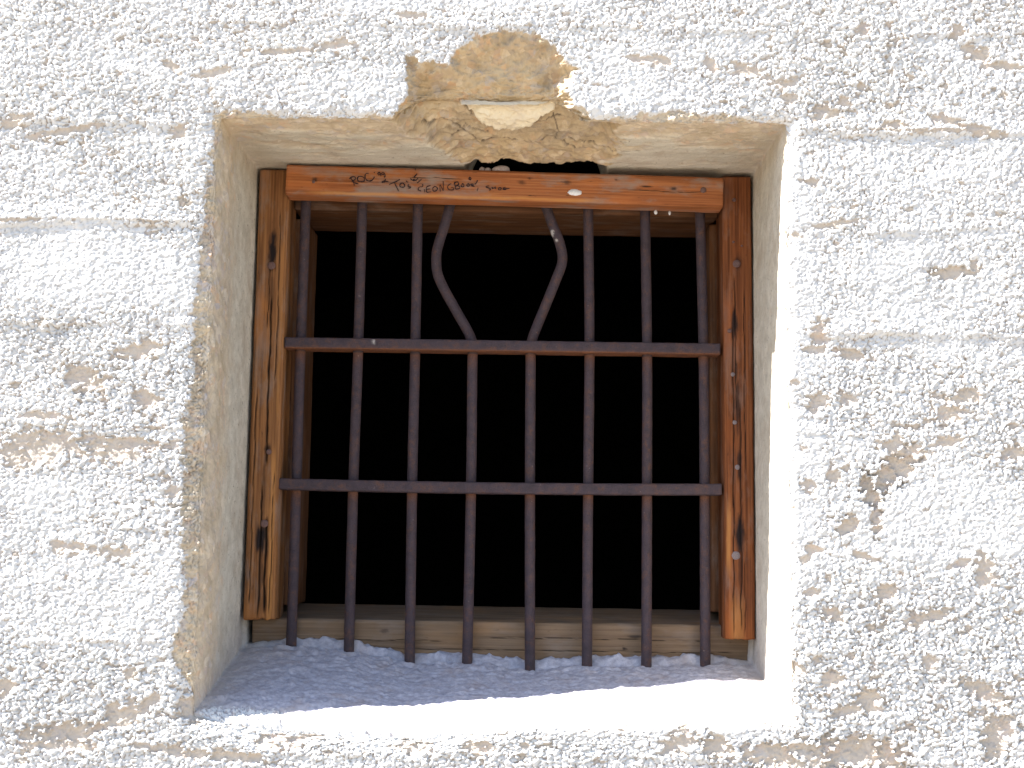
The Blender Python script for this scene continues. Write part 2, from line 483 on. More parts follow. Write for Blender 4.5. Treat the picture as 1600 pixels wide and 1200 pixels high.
# ---- knocked-out pockets at their places: x, y, rx, ry, angle, depth (mm)
POCK = [(128, 590, 38, 20, -8, 4.5), (228, 622, 26, 14, -25, 3.5), (60, 700, 60, 30, 8, 3), (180, 705, 36, 20, 0, 3), (215, 548, 45, 9, 12, 4),
        (190, 690, 90, 8, -2, 3.5), (110, 855, 45, 9, 0, 2.5), (190, 868, 26, 12, -15, 3),
        (100, 1145, 62, 16, 4, 5), (185, 1120, 45, 14, 20, 4.5), (235, 1095, 16, 8, 35, 3), (205, 1052, 13, 9, 40, 3), (10, 1075, 16, 12, 20, 3),
        (265, 1172, 60, 7, -6, 4), (360, 1182, 60, 8, -4, 4), (440, 1150, 36, 18, 5, 5), (490, 1130, 22, 10, 0, 4), (300, 1105, 24, 16, 0, 5),
        (650, 1160, 24, 18, 0, 4), (745, 1165, 20, 20, 60, 3.5), (820, 1160, 8, 6, 0, 2), (1060, 1155, 28, 20, 30, 4), (1120, 1165, 30, 18, -30, 4.5),
        (1210, 1180, 46, 22, -10, 5.5), (1265, 1178, 22, 26, 30, 5), (1340, 1178, 75, 26, -6, 7), (1360, 1095, 20, 20, 0, 5), (1325, 1112, 26, 10, 15, 4.5),
        (1300, 1062, 18, 12, 0, 3), (1540, 1085, 30, 14, -20, 5.5), (1560, 1150, 26, 34, -20, 5), (1450, 965, 34, 12, 20, 4), (1385, 925, 18, 12, 30, 4),
        (1300, 960, 16, 12, 20, 3.5), (1270, 925, 12, 6, 0, 2.5), (1240, 1042, 16, 7, -25, 3), (1275, 1030, 10, 7, 0, 3), (1490, 425, 42, 9, 4, 4.5),
        (1522, 415, 9, 12, 0, 3.5), (1278, 520, 16, 22, 0, 3.5), (1330, 552, 26, 9, -8, 4), (1275, 545, 20, 8, 0, 3.5), (1278, 630, 16, 16, 20, 4),
        (1325, 625, 12, 10, 0, 3), (1395, 695, 20, 14, 0, 3.5), (1425, 708, 24, 14, -10, 3.5), (1395, 740, 52, 15, 36, 9), (1362, 768, 14, 30, 15, 10), (1370, 812, 9, 26, 0, 6),
        (1325, 820, 16, 14, 30, 5), (1300, 745, 12, 14, 20, 3), (1262, 758, 14, 11, 0, 3), (1255, 700, 8, 5, 0, 2), (1270, 860, 14, 10, 0, 3),
        (1258, 875, 8, 7, 0, 2.5), (1240, 795, 6, 5, 0, 2), (1590, 710, 30, 9, 0, 4), (1480, 645, 36, 11, 10, 3.5), (1510, 620, 30, 12, 15, 3),
        (1480, 690, 30, 8, 10, 3), (1350, 45, 14, 12, 0, 3), (1495, 50, 10, 16, -20, 3.5), (1530, 85, 34, 10, -25, 4), (1570, 103, 46, 6, -5, 3.5),
        (1290, 175, 18, 12, 0, 4), (1320, 160, 10, 14, 40, 4), (1345, 135, 8, 8, 0, 3.5), (1235, 155, 14, 10, 0, 3), (1480, 190, 30, 8, -10, 4),
        (1530, 205, 50, 7, -12, 3.5), (1400, 195, 24, 6, 0, 3), (1270, 285, 16, 7, -10, 3), (1245, 370, 14, 7, 0, 2.5), (1310, 350, 50, 4, 12, 2),
        (1225, 130, 24, 10, 20, 2.5), (270, 105, 24, 6, -35, 2.5), (25, 190, 30, 8, 15, 3), (100, 205, 60, 6, 12, 2.5), (280, 205, 18, 9, 30, 2.5),
        (330, 115, 30, 9, 10, 2.5), (90, 1165, 60, 8, 0, 3), (1170, 110, 40, 9, -12, 3), (640, 25, 24, 8, 0, 2.5), (525, 70, 40, 8, 5, 2.5),
        (1110, 100, 10, 18, 30, 2.5), (1020, 95, 45, 7, -5, 2.5), (440, 80, 60, 5, 3, 2.5), (1500, 880, 20, 7, 20, 2.5), (1350, 870, 26, 5, -8, 2.5),
        (1540, 890, 16, 26, 10, 3), (1455, 1035, 14, 10, 0, 3), (1240, 600, 8, 7, 0, 2.5), (270, 770, 14, 10, 0, 2.5), (70, 650, 40, 6, 0, 2)]
pock = np.zeros_like(u); pmask = np.zeros_like(u)
cluster = fbm(u / .012, v / .009, 91, 4, .65)
for cx, cy, rx, ry, an, dep in POCK:
    if rx > 3.2 * ry and rx < 60: rx *= .85; ry *= 1.25
    r = blob(cx, cy, rx, ry, an) + .85 * cluster + .75 * (cid - .5) + .25 * (cid2 - .5)
    m = ss(1.02, .90, r); pock = np.maximum(pock, dep * 1e-3 * (m * .65 + .35 * ss(1.0, .2, r))); pmask = np.maximum(pmask, m)

# ---- the big knocked-out patch over the lintel and its slab of exposed stone
sp = PX([(632, 84), (660, 92), (700, 96), (716, 72), (745, 52), (790, 44), (835, 50), (868, 66), (884, 92), (905, 106), (888, 140), (896, 165), (925, 186)])
SPX = [p[0] for p in sp]; SPZ = [p[1] for p in sp]
aL, aR = at(628, 190, 0)[0], at(960, 190, 0)[0]
iL, iR = at(735, 250, .17)[0], at(935, 262, .17)[0]
wq = lambda X: (X + 0.0)
# polygon in the unfolded sheet: front part in v, soffit part continues below ZT by depth
spoly = list(zip(SPX, SPZ)) + [(aR, ZT), (iR + .03, ZT - .12), (iR, ZT - .185), (iL, ZT - .185), (iL - .04, ZT - .12), (aL - .02, ZT - .01), (at(632, 150, 0))]
vv_ = np.where(ind & ~side_lr & (dt < db), ZT - dd, np.where(ind, -9, v)); uu_ = np.where(ind, bx, u)
sd = polydist(uu_, vv_, spoly) + .006 * rag + .003 * rag2 + np.where(ind, 0, .007 * fbm(na / .018, nb / .014, 97, 4, .65)) + np.where(ind, .030 * fbm(na / .05, nb / .03, 99, 4, .6), 0)
sm = ss(0, .004, sd)
prof = np.interp(vv_, [ZT - .18, ZT - .14, ZT - .09, ZT - .045, ZT, ZT + .035, ZT + .08, ZT + .12], [.0, .003, .012, .027, .058, .034, .018, .008])
facF, facF2, fid = worley(na / .022 + .5 * rag, nb / .015 + .5 * rag, 101)
spall = sm * (.003 * ss(ZT - .16, ZT - .12, vv_) + prof * ss(0, .028, sd)) + sm * (.0026 * (cid - .5) * ss(.02, .3, e) + .0080 * fbm(na / .03, nb / .02, 111, 6, .62) + .0040 * (fid - .5) * ss(0, .25, facF2 - facF) + .0010 * rag2)
def sv(py):
    return float(np.interp(py, [60, 100, 125, 140, 165, 199, 235], ZT + np.array([.093, .055, .018, 0, -.05, -.09, -.14])))


slab_p = [(at(a, 150, .03)[0], sv(b)) for a, b in [(716, 130), (740, 126), (762, 134), (785, 131), (812, 141), (835, 136), (872, 147), (868, 158), (846, 163), (832, 176), (808, 190), (788, 184), (765, 178), (745, 168), (722, 152)]]
sld = polydist(uu_, vv_, slab_p) + .0012 * rag2
slabm = ss(-.0005, .0025, sld)
slab_prof = .007 + .003 * ss(sv(128), sv(185), vv_)
spall = spall * (1 - slabm) + slabm * (np.minimum(spall, .052) - slab_prof + .0022 * rag + .0016 * (fid - .5))
# hollow behind the edge of the soffit above the beam
xs_ = [at(a, 255, .17)[0] for a in (725, 750, 790, 850, 900, 935, 950)]
gap = np.interp(bx, xs_, [0, .006, .009, .0045, .008, .0045, 0])
hn_ = .010 * fbm(bx / .014, 0 * dd, 55, 5, .6) + .002 * rag2
hol = np.where(ind & ~side_lr & (dt < db) & (gap > 0), ss(.173 - gap + hn_ - .002, .1735 - gap + hn_, dd), 0) * np.minimum(1, gap / .006)

# ---- soffit and reveal surfaces
soff = wt * ss(0, .02, s)
roughsoff = ss(.0, .55, fbm(na / .11, nb / .05, 121, 3) + 1.0 - dd / .135 + .6 * fbm(na / .03, nb / .015, 122, 4, .6))        # rough near the front, formed towards the frame
dcor = np.minimum(bx - XL, XR - bx)
roughsoff = np.maximum(roughsoff, ss(.05, .0, dcor) * .8)
revd = ss(0, .02, s)
form_l = wl * ss(.045, .120, dd + .035 * rag)
form_r = wr * ss(.0, .02, s)
inner = (.0030 * fbm(na / .035, nb / .035, 131, 5, .6) + .0016 * (fid - .5) * ss(0, .3, facF2 - facF) + .0007 * rag2)
inner_s = .0012 * fbm(na / .05, nb / .05, 133, 5, .6) + .0006 * rag2 + .0004 * (cid - .5)
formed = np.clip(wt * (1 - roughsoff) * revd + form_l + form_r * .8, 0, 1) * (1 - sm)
hin = inner * (1 - formed) + inner_s * formed
ledge_s = -.003 * wt * revd * roughsoff
ledge_s = ledge_s + (wl + 1.1 * wt) * np.exp(-(s / .022) ** 2) * (.0065 * fbm(na / .028, nb / .022, 151, 6, .62) + .0016 * (cid - .5) * ss(.02, .3, e)) * (1 - sm)
# dusty sill tinted with sky light, and mortar mounds round the bars
skytint_dust = wb * ss(-.002, .012, s)
mound = wb * ss(.222 + .004 * rag, .234 + .004 * rag, dd) * (.012 + .003 * rag + .005 * fbm(bx / .03, dd / .02, 141, 3))
mound += wb * ss(.17, .21, dd) * .0075 * np.clip(fbm(bx / .016, dd / .016, 147, 4, .6) + .1, 0, 1)
mound += wb * ss(.04, .20, dd) * .004 * fbm(bx / .025, dd / .02, 143, 4)
chipf = worley(bx / .011 + rag, dd / .011, 151)
sillh = wb * revd * (.0012 * (cid - .5) * ss(.02, .3, e) + .0016 * fbm(bx / .010, dd / .010, 145, 4, .6) + .0012 * (chipf[2] > .9) * ss(.5, .2, chipf[0]))

course = course * (1 - .85 * wr * ss(-.035, -.005, s))
H = frontness * (course + macro * 1.0 + (peb + grain) * (1 - .75 * pmask) * (1 - sm)) * (1 - .55 * sm)
miss = miss * far
H = H - frontness * (1 - pmask) * miss * amp * 1.25 * (1 - sm) - frontness * pock * (1 - sm)
unp = np.clip(1 - ss(-.002, .002, edge_in), 0, 1)                    # unpainted border on the face
H = H - frontness * unp * (.0022 + .002 * rag) * (1 - sm) * (1 - wr)
H = H - frontness * pmask * (.0011 * fbm(na / .012, nb / .009, 93, 4, .6) + .0010 * (fid - .5)) * (1 - sm)
H = H + (1 - frontness) * hin + ero * (1 - .6 * sm) - spall + mound + sillh + ledge_s
H = H - hol * .05
tiny = .00012 * rag2
H += tiny

# blended normal
wn = ss(-1, 1, s / np.maximum(np.where(s < 0, Rf, Rr * .7), .006))
wn = np.where(sm > 0, wn * (1 - sm) + sm * ss(-.09, .09, s), wn)
nx = wl - wr; nz = wb - wt; ny = -1.0
Nx, Ny, Nz = wn * nx, (1 - wn) * ny, wn * nz
ln = np.sqrt(Nx ** 2 + Ny ** 2 + Nz ** 2) + 1e-9
fade = np.where((u < -.9) | (u > .9), 1.0, 1.0)
P = np.stack([bx + Nx / ln * H, by + Ny / ln * H, bz + Nz / ln * H], 1)

paint = ss(-.0015, .0015, edge_in) * frontness
paint = paint * (1 - .97 * np.maximum(pmask, 0)) * (1 - sm)
groove = (1 - ss(.02, .13, e + .04 * rag2)) * gm * ss(.05, .45, rough + .25 * rag)
crev = (1 - ss(.0, .11, e + .03 * rag2)) * ss(-.3, .35, fbm(na / .009, nb / .006, 75, 3, .6)) * ss(.0, .3, rough + .15) * 1.0
groove2 = (1 - ss(.03, .16, e2)) * ss(.3, .7, rough)
paint = paint * (1 - .92 * miss) * (1 - .95 * groove * far) * (1 - .45 * groove2 * gm * far)
paint = np.clip(paint * .9 + .05, 0, 1)
crk = np.zeros_like(u)
for pts, wd in [([(640, 172), (690, 178), (716, 190), (750, 214), (790, 208), (835, 212), (868, 205), (905, 222)], .0011), ([(714, 130), (716, 152), (742, 170), (768, 181), (786, 186), (808, 193), (832, 181), (850, 172), (876, 166)], .0013),
                ([(866, 166), (874, 190), (868, 208)], .0007), ([(700, 205), (724, 188), (760, 200)], .0008), ([(880, 205), (950, 218), (1010, 212)], .0007)]:
    q_ = np.array([(at(a, b, .03)[0], sv(b)) for a, b in pts]); dmin = np.full(u.shape, 9.)
    for a, b in zip(q_[:-1], q_[1:]):
        ex, ey = b - a; t = np.clip(((uu_ - a[0]) * ex + (vv_ - a[1]) * ey) / (ex * ex + ey * ey), 0, 1)
        dmin = np.minimum(dmin, np.hypot(uu_ + .003 * rag - a[0] - ex * t, vv_ + .003 * rag2 - a[1] - ey * t))
    crk = np.maximum(crk, ss(wd * 1.6, wd * .5, dmin))
P = P + np.stack([Nx / ln, Ny / ln, Nz / ln], 1) * (-.0022 * crk)[:, None]
wallroot = empty('concrete_wall', 0, .2, -EH)
tag(wallroot, 'rough whitewashed board-formed concrete wall with a deep recess for the barred window', 'wall')
o = adopt(mk('wall_face', P, F, M_wall, attrs={'paint': paint, 'formed': formed, 'skytint_dust': skytint_dust, 'slab': slabm, 'rub': np.clip(sm - slabm, 0, 1), 'crev': crev * far * frontness * (1 - sm) * (1 - pmask) * (1 - miss), 'face': frontness * (1 - sm) * (1 - unp), 'crack': crk}), wallroot)


# rest of the building behind: jambs of the hole, dark room, outer shell
def box_quads(x0, x1, y0, y1, z0, z1):
    V = [(x0, y0, z0), (x1, y0, z0), (x1, y1, z0), (x0, y1, z0), (x0, y0, z1), (x1, y0, z1), (x1, y1, z1), (x0, y1, z1)]
    return V, [(0, 3, 2, 1), (4, 5, 6, 7), (0, 1, 5, 4), (1, 2, 6, 5), (2, 3, 7, 6), (3, 0, 4, 7)]


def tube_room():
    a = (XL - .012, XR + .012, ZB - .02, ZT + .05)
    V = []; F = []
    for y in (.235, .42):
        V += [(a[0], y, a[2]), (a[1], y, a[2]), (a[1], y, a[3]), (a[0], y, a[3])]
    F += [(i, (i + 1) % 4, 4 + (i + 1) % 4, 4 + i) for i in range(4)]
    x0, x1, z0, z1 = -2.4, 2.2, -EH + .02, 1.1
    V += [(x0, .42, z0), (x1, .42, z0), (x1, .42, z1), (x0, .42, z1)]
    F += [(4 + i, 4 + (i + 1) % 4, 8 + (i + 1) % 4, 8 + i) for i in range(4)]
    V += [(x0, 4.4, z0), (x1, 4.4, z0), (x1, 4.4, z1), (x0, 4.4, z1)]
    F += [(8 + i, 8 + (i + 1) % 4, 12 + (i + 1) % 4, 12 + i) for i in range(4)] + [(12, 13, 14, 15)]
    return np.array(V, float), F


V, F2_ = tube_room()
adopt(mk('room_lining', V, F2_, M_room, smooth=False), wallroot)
V = []; F3 = []
for b in [(-3.2, -2.9, .012, 5, -EH - .05, 1.6), (3.1, 3.4, .012, 5, -EH - .05, 1.6), (-2.9, 3.1, 4.6, 5, -EH - .05, 1.6), (-3.3, 3.5, -.05, 5.1, 1.602, 1.75)]:
    vq, fq = box_quads(*b); n0 = len(V); V += vq; F3 += [tuple(i + n0 for i in f) for f in fq]
adopt(mk('outer_shell', np.array(V, float), F3, M_body, smooth=False), wallroot)


# ------------------------------------------------------------------ timber
def board(name, A, B, wdir, wid, thk, mat, seed, root, edge=.003, warp=.0015, cracks=(), stains=(), rag_end=.0, step=.003, pales=()):
    """A board from A to B (eye-relative centres). Local X runs along it, local Y = wdir (width),
    local Z = toward the outside (thickness). cracks: (x0, x1, y, halfwidth, depth); stains: (x, y, rx, ry, strength) on the +Z face."""
    A = Vector(A); B = Vector(B); L = (B - A).length; ex = (B - A).normalized()
    ey = Vector(wdir); ey = (ey - ex * ey.dot(ex)).normalized(); ez = ex.cross(ey).normalized()
    pt = []
    st = .0011
    hw, ht, r = wid / 2, thk / 2, edge
    def seg(p, q, n):
        return [(p[0] + (q[0] - p[0]) * i / n, p[1] + (q[1] - p[1]) * i / n) for i in range(n)]
    def arc(cx, cy, a0):
        return [(cx + r * math.cos(R_(a0 + 90 * i / 4)), cy + r * math.sin(R_(a0 + 90 * i / 4))) for i in range(4)]
    nw = max(2, int((wid - 2 * r) / st)); nt_ = max(2, int((thk - 2 * r) / (st * 1.5)))
    pt += seg((hw, -ht + r), (hw, ht - r), nt_) + arc(hw - r, ht - r, 0) + seg((hw - r, ht), (-hw + r, ht), nw) + arc(-hw + r, ht - r, 90)
    pt += seg((-hw, ht - r), (-hw, -ht + r), nt_) + arc(-hw + r, -ht + r, 180) + seg((-hw + r, -ht), (hw - r, -ht), nw) + arc(hw - r, -ht + r, 270)
    pt = np.array(pt); n = len(pt); per = np.arange(n) * st
    nrm = pt / np.array([hw, ht]); nn = np.where(np.abs(nrm) > .93, np.sign(nrm), nrm * .15); nn /= np.linalg.norm(nn, axis=1)[:, None]
    m = int(L / step) + 1; xs = np.linspace(0, L, m)
    PX_, PP = np.meshgrid(xs, np.arange(n), indexing='ij')
    py = pt[PP, 0]; pz = pt[PP, 1]; pr = per[PP]
    disp = .00032 * fbm(PX_ / .09, pr / .0022, seed, 3) + .0006 * fbm(PX_ / .05, pr / .012, seed + 1, 3)
    corner = ss(.004, 0, np.abs(np.abs(py) - hw)) * ss(.004, 0, np.abs(np.abs(pz) - ht))
    disp -= corner * (.0006 + .0022 * np.clip(fbm(PX_ / .035, py * 3 + pz * 7, seed + 2, 4), 0, 1))
    ck = np.zeros_like(py); front = pz < -ht * .8
    for x0, x1, y0, hwid, dep in cracks:
        yc = y0 + .0022 * fbm(PX_ / .045, PX_ * 0 + y0 * 100, seed + 5, 3)
        prof_ = np.clip(1 - np.abs(py - yc) / (hwid * (1 + .5 * vn(PX_ / .02, PX_ * 0, seed + 6))), 0, 1) * ss(x0, x0 + .015, PX_) * ss(x1, x1 - .015, PX_) * front
        ck = np.maximum(ck, prof_); disp -= dep * prof_ ** .7
    sn = np.zeros_like(py)
    for x0, y0, rx, ry, k in stains:
        rr = np.hypot((PX_ - x0) / rx, (py - y0) / ry) + .35 * fbm(PX_ / .012, pr / .004, seed + 8, 3)
        sn = np.maximum(sn, k * ss(1, .35, rr) * front)
    pl = np.zeros_like(py)
    for x0, x1, y0, hwid, k in pales:
        yc = y0 + .0018 * fbm(PX_ / .06, PX_ * 0, seed + 12, 3)
        pl = np.maximum(pl, k * ss(hwid, hwid * .3, np.abs(py - yc) + .001 * fbm(PX_ / .03, pr / .0015, seed + 13, 3)) * ss(x0, x0 + .04, PX_) * ss(x1, x1 - .04, PX_) * front)
    cy = .0012 * warp / .0015 * np.sin(PX_ / L * 3.1 + seed) * 1.0
    xx = PX_ + rag_end * (fbm(PP / 9.0, PX_ * 0, seed + 9, 3)) * ss(L - .02, L, PX_)
    V = np.stack([xx, py + nn[PP, 0] * disp, pz + nn[PP, 1] * disp + cy], -1).reshape(-1, 3)
    I = np.arange(m * n).reshape(m, n); J = np.roll(I, -1, 1)
    F = np.stack([I[:-1].ravel(), I[1:].ravel(), J[1:].ravel(), J[:-1].ravel()], 1)
    # end caps as fans of quads toward an inner ring collapsed on the centre line
    ci = []
    Vl = [V]; Fl = [F]; base = m * n
    for e_, row in ((0, 0), (1, m - 1)):
        ring = I[row]; prev = ring
        for q_ in (.97, .6, .02):
            nv_ = V[ring].copy(); c0 = nv_.mean(0); nv_[:, 1:] = c0[1:] + (nv_[:, 1:] - c0[1:]) * q_
            nv_[:, 0] = V[ring][:, 0] + (-.0012 if e_ == 0 else .0012) * (1 - (q_ > .9) * .5)
            new = np.arange(n) + base; base += n; Vl.append(nv_)
            a, b_ = prev, new
            qf = np.stack([a, np.roll(a, -1), np.roll(b_, -1), b_], 1)
            Fl.append(qf if e_ == 0 else qf[:, ::-1]); prev = new
    Vf = np.concatenate(Vl); Ff = np.concatenate(Fl)
    extra = len(Vf) - m * n
    o = mk(name, Vf, Ff, mat, local=True, attrs={'crack': np.concatenate([np.clip(ck * 1.4, 0, 1).ravel(), np.zeros(extra)]),
                                                 'stain': np.concatenate([sn.ravel(), np.zeros(extra)]),
                                                 'pale': np.concatenate([pl.ravel(), np.zeros(extra)])})
    M = Matrix(((ex.x, ey.x, ez.x, A.x), (ex.y, ey.y, ez.y, A.y), (ex.z, ey.z, ez.z, A.z + EH), (0, 0, 0, 1)))
    o.parent = root
    o.matrix_basis = Matrix.Translation(-root.location) @ M
    o['_L'] = L
    return o, M


def button(name, x, y, z, r, mat, root, hgt=.0012, seed=0):
    """a domed nail head facing the outside"""
    V = [(x, y - hgt, z)]; F = []
    rnd = random.Random(seed); N = 14
    for k_, (rr, hh) in enumerate(((.45, .95), (.85, .7), (1.0, .2), (1.0, -1.2))):
        for i in range(N):
            a = i * 2 * math.pi / N; q_ = 1 + rnd.uniform(-.05, .05)
            V.append((x + rr * r * q_ * math.cos(a), y - hgt * hh, z + rr * r * q_ * math.sin(a)))
    for i in range(N): F.append((0, 1 + i, 1 + (i + 1) % N))
    for k_ in range(3):
        for i in range(N):
            F.append((1 + k_ * N + i, 1 + (k_ + 1) * N + i, 1 + (k_ + 1) * N + (i + 1) % N, 1 + k_ * N + (i + 1) % N))
    return adopt_child(mk(name, np.array(V, float), F, mat), root)


def adopt_child(o, parent):
    """world-coordinate mesh under a part that has its own transform"""
    bpy.context.view_layer.update()
    o.parent = parent
    o.matrix_parent_inverse = parent.matrix_world.inverted()
    return o


frame = empty('window_frame', -.03, .25, -.16)
tag(frame, 'weathered brown timber frame set deep in the concrete recess around the iron bars', 'window frame')

# header beam across the top (front face Y .175)
bm_, _ = board('header_beam', (.2575, .1935, .4560), (-.3185, .1935, .4663), (0, 0, 1), .0400, .037, M_beam, 3, frame, edge=.0035,
               pales=[(.15, .56, -.0175, .0028, .7), (.285, .325, -.014, .006, .8), (.03, .06, -.016, .004, .6)],
               cracks=[(.02, .13, -.002, .0007, .001), (.34, .42, .006, .0006, .001)],
               stains=[(.065, .002, .006, .003, .8), (.10, .004, .012, .0015, .9), (.538, .000, .005, .004, .8), (.205, .006, .007, .004, .6), (.265, .004, .007, .004, .6),
                       (.255, .010, .004, .002, .8), (.14, .012, .003, .002, .8)])
# second header behind the bars
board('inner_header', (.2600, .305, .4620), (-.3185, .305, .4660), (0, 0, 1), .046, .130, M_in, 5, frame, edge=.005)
# posts: local X runs down; width along +X
pl_, _ = board('left_post', (-.3400, .231, .4855), (-.3385, .231, -.1085), (-1, 0, 0), .0405, .062, M_postl, 7, frame, edge=.003, rag_end=.004,
               pales=[(.36, .62, -.0130, .0045, .75), (.08, .36, -.0150, .003, .4), (.42, .50, -.010, .003, .5)],
               cracks=[(.17, .40, -.0020, .0016, .004), (.42, .596, .0015, .0013, .004), (.30, .58, .0135, .0009, .002), (.46, .592, -.006, .0022, .004), (.05, .30, -.0105, .0008, .0015),
                       (.40, .59, -.013, .0008, .002), (.12, .22, .002, .0008, .002)],
               stains=[(.112, -.001, .040, .0075, 1.0), (.170, -.002, .04, .004, .45), (.375, -.004, .008, .006, .8), (.492, .001, .028, .0100, 1.0), (.43, .0, .05, .004, .5), (.53, .0, .06, .004, .45)])
pr_, _ = board('right_post', (.2803, .231, .4835), (.2812, .231, -.1245), (-1, 0, 0), .0385, .062, M_postr, 9, frame, edge=.003, rag_end=.002,
               pales=[(.42, .54, .0145, .004, .6), (.54, .66, .004, .012, .45)],
               cracks=[(.13, .32, .004, .0008, .0018), (.20, .45, .0075, .0010, .0025), (.30, .60, -.002, .0010, .002), (.42, .607, .008, .0008, .002), (.50, .607, -.0065, .0008, .002),
                       (.15, .40, -.008, .0007, .0015)],
               stains=[(.118, .0, .010, .007, .7), (.200, .005, .030, .006, .95), (.262, .003, .02, .003, .7), (.31, .002, .05, .0035, .8), (.385, .0, .035, .004, .85), (.475, .0, .032, .0085, 1.0),
                       (.52, -.0, .03, .004, .5)])
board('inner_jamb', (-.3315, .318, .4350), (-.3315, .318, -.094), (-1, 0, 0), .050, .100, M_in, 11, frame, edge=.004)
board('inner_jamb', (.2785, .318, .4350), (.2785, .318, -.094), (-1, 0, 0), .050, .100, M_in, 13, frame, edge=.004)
sb_, _ = board('sill_board', (.3005, .306, -.1340), (-.3533, .306, -.1330), (0, -.10, 1), .060, .136, M_sill, 15, frame, edge=.004,
               cracks=[(.02, .62, -.006, .0007, .0012), (.05, .35, .010, .0006, .001), (.40, .60, .004, .0006, .001)],
               stains=[(.165, -.002, .004, .0025, .95), (.572, .004, .003, .003, .95), (.15, .014, .012, .003, .7), (.48, .016, .008, .004, .5)])


def nail(px, py, Y, r, mat, par, sd):
    x, z = at(px, py, Y)
    button('nail_head', x, Y, z, r, mat, par, seed=sd)


for i, (px_, py_, r_, m_) in enumerate([(424, 415, .0052, M_nail), (420, 706, .0036, M_nail), (413, 818, .0050, M_nail)]):
    nail(px_, py_, .1991, r_, m_, pl_, i)
for i, (px_, py_, r_, m_) in enumerate([(1151, 412, .0052, M_nail), (1140, 517, .0030, M_nail), (1145, 585, .0028, M_nail2), (1148, 660, .0030, M_nail2), (1152, 730, .0034, M_nail2),
                                        (1150, 868, .0056, M_nail2), (1147, 312, .0026, M_nail), (1146, 378, .0016, M_nail), (1159, 384, .0014, M_nail)]):
    nail(px_, py_, .1991, r_, m_, pr_, 20 + i)
for i, (px_, py_, r_) in enumerate([(1099, 297, .0040), (490, 284, .0022)]):
    nail(px_, py_, .1746, r_, M_nail, bm_, 40 + i)


# white splatter on the beam
def lump(name, x, y, z, rx, ry, rz, mat, parent, seed, nu_=20, nv_=12, world=False):
    a = np.linspace(0, 2 * np.pi, nu_, endpoint=False); b = np.linspace(-np.pi / 2 + .08, np.pi / 2 - .08, nv_)
    A_, B_ = np.meshgrid(a, b); X_ = np.cos(A_) * np.cos(B_); Y_ = np.sin(B_); Z_ = np.sin(A_) * np.cos(B_)
    q_ = 1 + .30 * fbm(np.cos(A_) * 1.3 + seed * 3.1 + Y_, np.sin(A_) * 1.3 + Y_ * 1.7, seed, 3)
    V = np.stack([x + X_ * q_ * rx, y + Y_ * q_ * ry, z + Z_ * q_ * rz], -1).reshape(-1, 3)
    I_ = np.arange(nu_ * nv_).reshape(nv_, nu_); J_ = np.roll(I_, -1, 1)
    F = [tuple(t) for t in np.stack([I_[:-1].ravel(), J_[:-1].ravel(), J_[1:].ravel(), I_[1:].ravel()], 1).tolist()]
    F += [tuple(I_[0][::-1].tolist()), tuple(I_[-1].tolist())]
    o = mk(name, V, F, mat)
    if parent is not None: adopt_child(o, parent)
    return o


x_, z_ = at(898, 301, .175); lump('splatter', x_, .1752, z_, .0098, .0030, .0046, M_splat, bm_, 4, 36)
x_, z_ = at(1025, 339, .2); lump('splatter', x_, .2030, .4345, .0024, .002, .003, M_splat, bm_, 5)
x_, z_ = at(1047, 343, .2); lump('splatter', x_, .2050, .4343, .0016, .002, .003, M_splat, bm_, 6)

# handwriting on the beam, strokes of marker ink a fraction of a millimetre proud
T1 = [[(130, 250), (150, 215), (225, 205), (242, 245), (190, 285)], [(150, 230), (200, 310), (215, 370)], [(195, 300), (225, 325), (290, 335)],
      [(290, 205), (262, 240), (275, 285), (330, 300), (385, 298), (402, 250), (370, 208), (290, 205)],
      [(470, 150), (415, 152), (402, 205), (422, 265), (480, 292), (545, 268), (572, 212)], [(570, 128), (574, 146)],
      [(675, 132), (640, 138), (628, 165), (655, 182), (680, 165), (672, 135), (690, 200)],
      [(735, 130), (705, 140), (702, 170), (730, 178), (748, 155), (742, 128), (770, 195), (745, 222)],
      [(765, 252), (772, 275), (715, 295), (702, 308), (745, 312), (772, 285), (790, 300), (822, 298)],
      [(838, 348), (925, 310), (985, 285), (1026, 258)], [(925, 310), (965, 390), (1005, 468)],
      [(1070, 320), (1028, 340), (1022, 385), (1070, 402), (1112, 392), (1112, 345), (1070, 320)], [(1140, 285), (1172, 312)],
      [(1192, 345), (1165, 368), (1180, 385), (1218, 388), (1222, 408), (1178, 414)],
      [(1300, 55), (1306, 98)], [(1334, 160), (1308, 188), (1280, 218)], [(1215, 240), (1235, 268), (1285, 284), (1325, 270), (1350, 240)], [(1262, 262), (1300, 262)],
      [(1412, 258), (1375, 292), (1335, 325)]]
